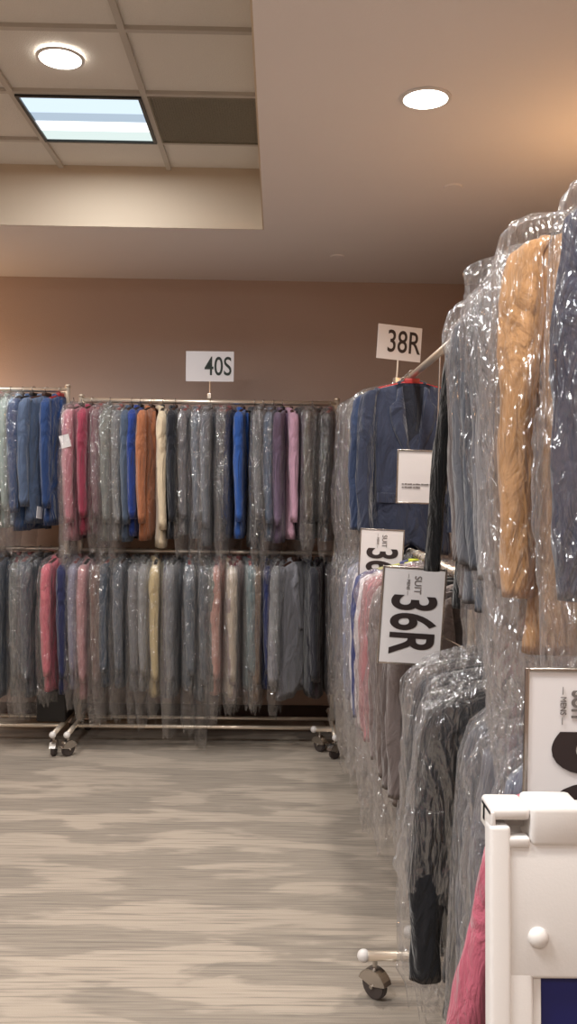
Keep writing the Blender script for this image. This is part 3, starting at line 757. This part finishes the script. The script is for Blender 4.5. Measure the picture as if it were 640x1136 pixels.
# ------------------------------------------------------------------ white A-frame stand
AY = 1.105; AX0 = .270; AW = .62; AT = CAMZ-.343/.98*AY
t = thing('sandwich_board', 'white plastic A-frame board with a deep blue poster panel', 'a-frame sign', (AX0+AW/2, AY, 0), (0, 0, 0))
h = AT-.002
def leaf(sgn, name):
    b = bmesh.new(); tilt = -R(5.5)*sgn
    mtx = Matrix.Translation((0, 0, h-.012)) @ Matrix.Rotation(tilt, 4, 'X')
    W = AW/2-(0 if sgn > 0 else .032)
    def bb(x0, x1, z0, z1, y0=-.030, y1=-.004, bv=.006): box(b, x0, x1, min(y0*1, y1) if sgn > 0 else -max(y0, y1)*1, max(y0, y1) if sgn > 0 else -min(y0, y1), z0, z1, bv, mtx)
    if sgn > 0:
        y0, y1 = -.034, -.006
    else:
        y0, y1 = .006, .034
    def pb(x0, x1, z0, z1, ya=y0, yb=y1, bv=.005): box(b, x0, x1, ya, yb, z0, z1, bv, mtx)
    pb(-W, W, -.195, -.030); pb(-W, -W+.050, -1.06, -.185); pb(W-.050, W, -1.06, -.195); pb(-W+.05, W-.05, -1.0, -.93)
    # raised rim down both sides
    yr = (y0-.004, y1) if sgn > 0 else (y0, y1+.004)
    pb(-W-.004, -W+.022, -1.06, -.012, *yr, .005); pb(W-.022, W+.004, -1.06, -.012, *yr, .005)
    o = link(name, bm_mesh(name, b, True), M['white'], t)
    # recessed inner frame
    b2 = bmesh.new()
    ys = (-.028, -.014) if sgn > 0 else (.014, .028)
    for (x0, x1, z0, z1) in ((-W+.048, -W+.060, -.94, -.184), (W-.060, W-.048, -.94, -.184), (-W+.060, W-.060, -.190, -.184), (-W+.060, W-.060, -.94, -.93)): box(b2, x0, x1, *ys, z0, z1, .001, mtx)
    link('inner_frame', bm_mesh('inner_frame', b2, True), M['white'], o)
    b3 = bmesh.new(); box(b3, -W+.058, W-.058, *((-.018, -.008) if sgn > 0 else (.008, .018)), -.935, -.186, 0, mtx)
    p = link('poster_panel', bm_mesh('poster_panel', b3), M['blue'], o); p['label'] = 'deep blue poster'
    for x in (-W+.055, W-.055):
        b4 = bmesh.new(); bmesh.ops.create_uvsphere(b4, u_segments=20, v_segments=12, radius=.0125)
        for v in b4.verts: v.co.y *= .8
        bmesh.ops.transform(b4, matrix=mtx @ Matrix.Translation((x, y0 if sgn > 0 else y1, -.145)), verts=b4.verts)
        link('snap_knob', bm_mesh('snap_knob', b4, True), M['white'], o)
    return o
leaf(1, 'front_panel')
leaf(-1, 'rear_panel')
# hinge bar with alternating knuckles
b = bmesh.new(); W = AW/2
box(b, -W-.002, W+.002, -.008, .014, h-.034, h-.004, .006)
link('hinge_bar', bm_mesh('hinge_bar', b, True), M['white'], t)
for x0, x1 in ((-W-.002, -W+.046), (-W+.046, -W+.092), (W-.092, W-.046), (W-.046, W+.002)):
    outer = x0 < -W+.01 or x1 > W-.01
    b = bmesh.new()
    if outer:    # open clasp: top lip, end cheek and lower lip round the bar
        box(b, x0, x1, -.036, .02, h-.015, h, .005)
        xe = x0 if x0 < 0 else x1-.006; box(b, xe, xe+.006, -.036, .02, h-.036, h-.004, .002)
        box(b, x0, x1, -.040, -.02, h-.048, h-.034, .004)
    else:
        box(b, x0, x1+(.02 if x0 < 0 else 0), -.040, .022, h-.046, h+.004, .007)
    link('hinge_knuckle', bm_mesh('hinge_knuckle', b, True), M['white'], t)
b = bmesh.new(); box(b, -.12, .12, -.012, .012, h-.004, h+.020, .008); link('carry_handle', bm_mesh('carry_handle', b, True), M['white'], t)

# black bin/box under the gap between the back racks
b = bmesh.new(); box(b, fx(47), fx(79), 5.0, 5.3, .14, .36, .01)
for s in (fx(47), fx(79)-.006): box(b, s, s+.006, 4.99, 5.31, .34, .375, .002)
tag(link('storage_box', bm_mesh('storage_box', b, True), M['black']), 'black box resting on the rack base under the coral pink jacket', 'box')

# ------------------------------------------------------------------ camera, world, view
cam = bpy.data.cameras.new('camera'); cam.sensor_fit = 'VERTICAL'; cam.sensor_height = 36; cam.lens = 980/1136*36; cam.clip_start = .05
co = bpy.data.objects.new('camera', cam); C.objects.link(co)
mt = Matrix.Rotation(R(-.76), 4, 'Z') @ Matrix.Rotation(R(90-1.52), 4, 'X') @ Matrix.Rotation(R(.8), 4, 'Z')
co.matrix_world = Matrix.Translation((0, 0, CAMZ)) @ mt
bpy.context.scene.camera = co
w = bpy.data.worlds.new('world'); bpy.context.scene.world = w; w.use_nodes = True
w.node_tree.nodes['Background'].inputs[0].default_value = (.9, .85, .8, 1); w.node_tree.nodes['Background'].inputs[1].default_value = .05
S = bpy.context.scene
S.view_settings.view_transform = 'Standard'; S.view_settings.look = 'None'; S.view_settings.gamma = 1; S.view_settings.use_curve_mapping = False
S.view_settings.exposure = .44
S.cycles.use_denoising = True
S.cycles.transparent_max_bounces = 28; S.cycles.max_bounces = 8; S.cycles.sample_clamp_indirect = 6
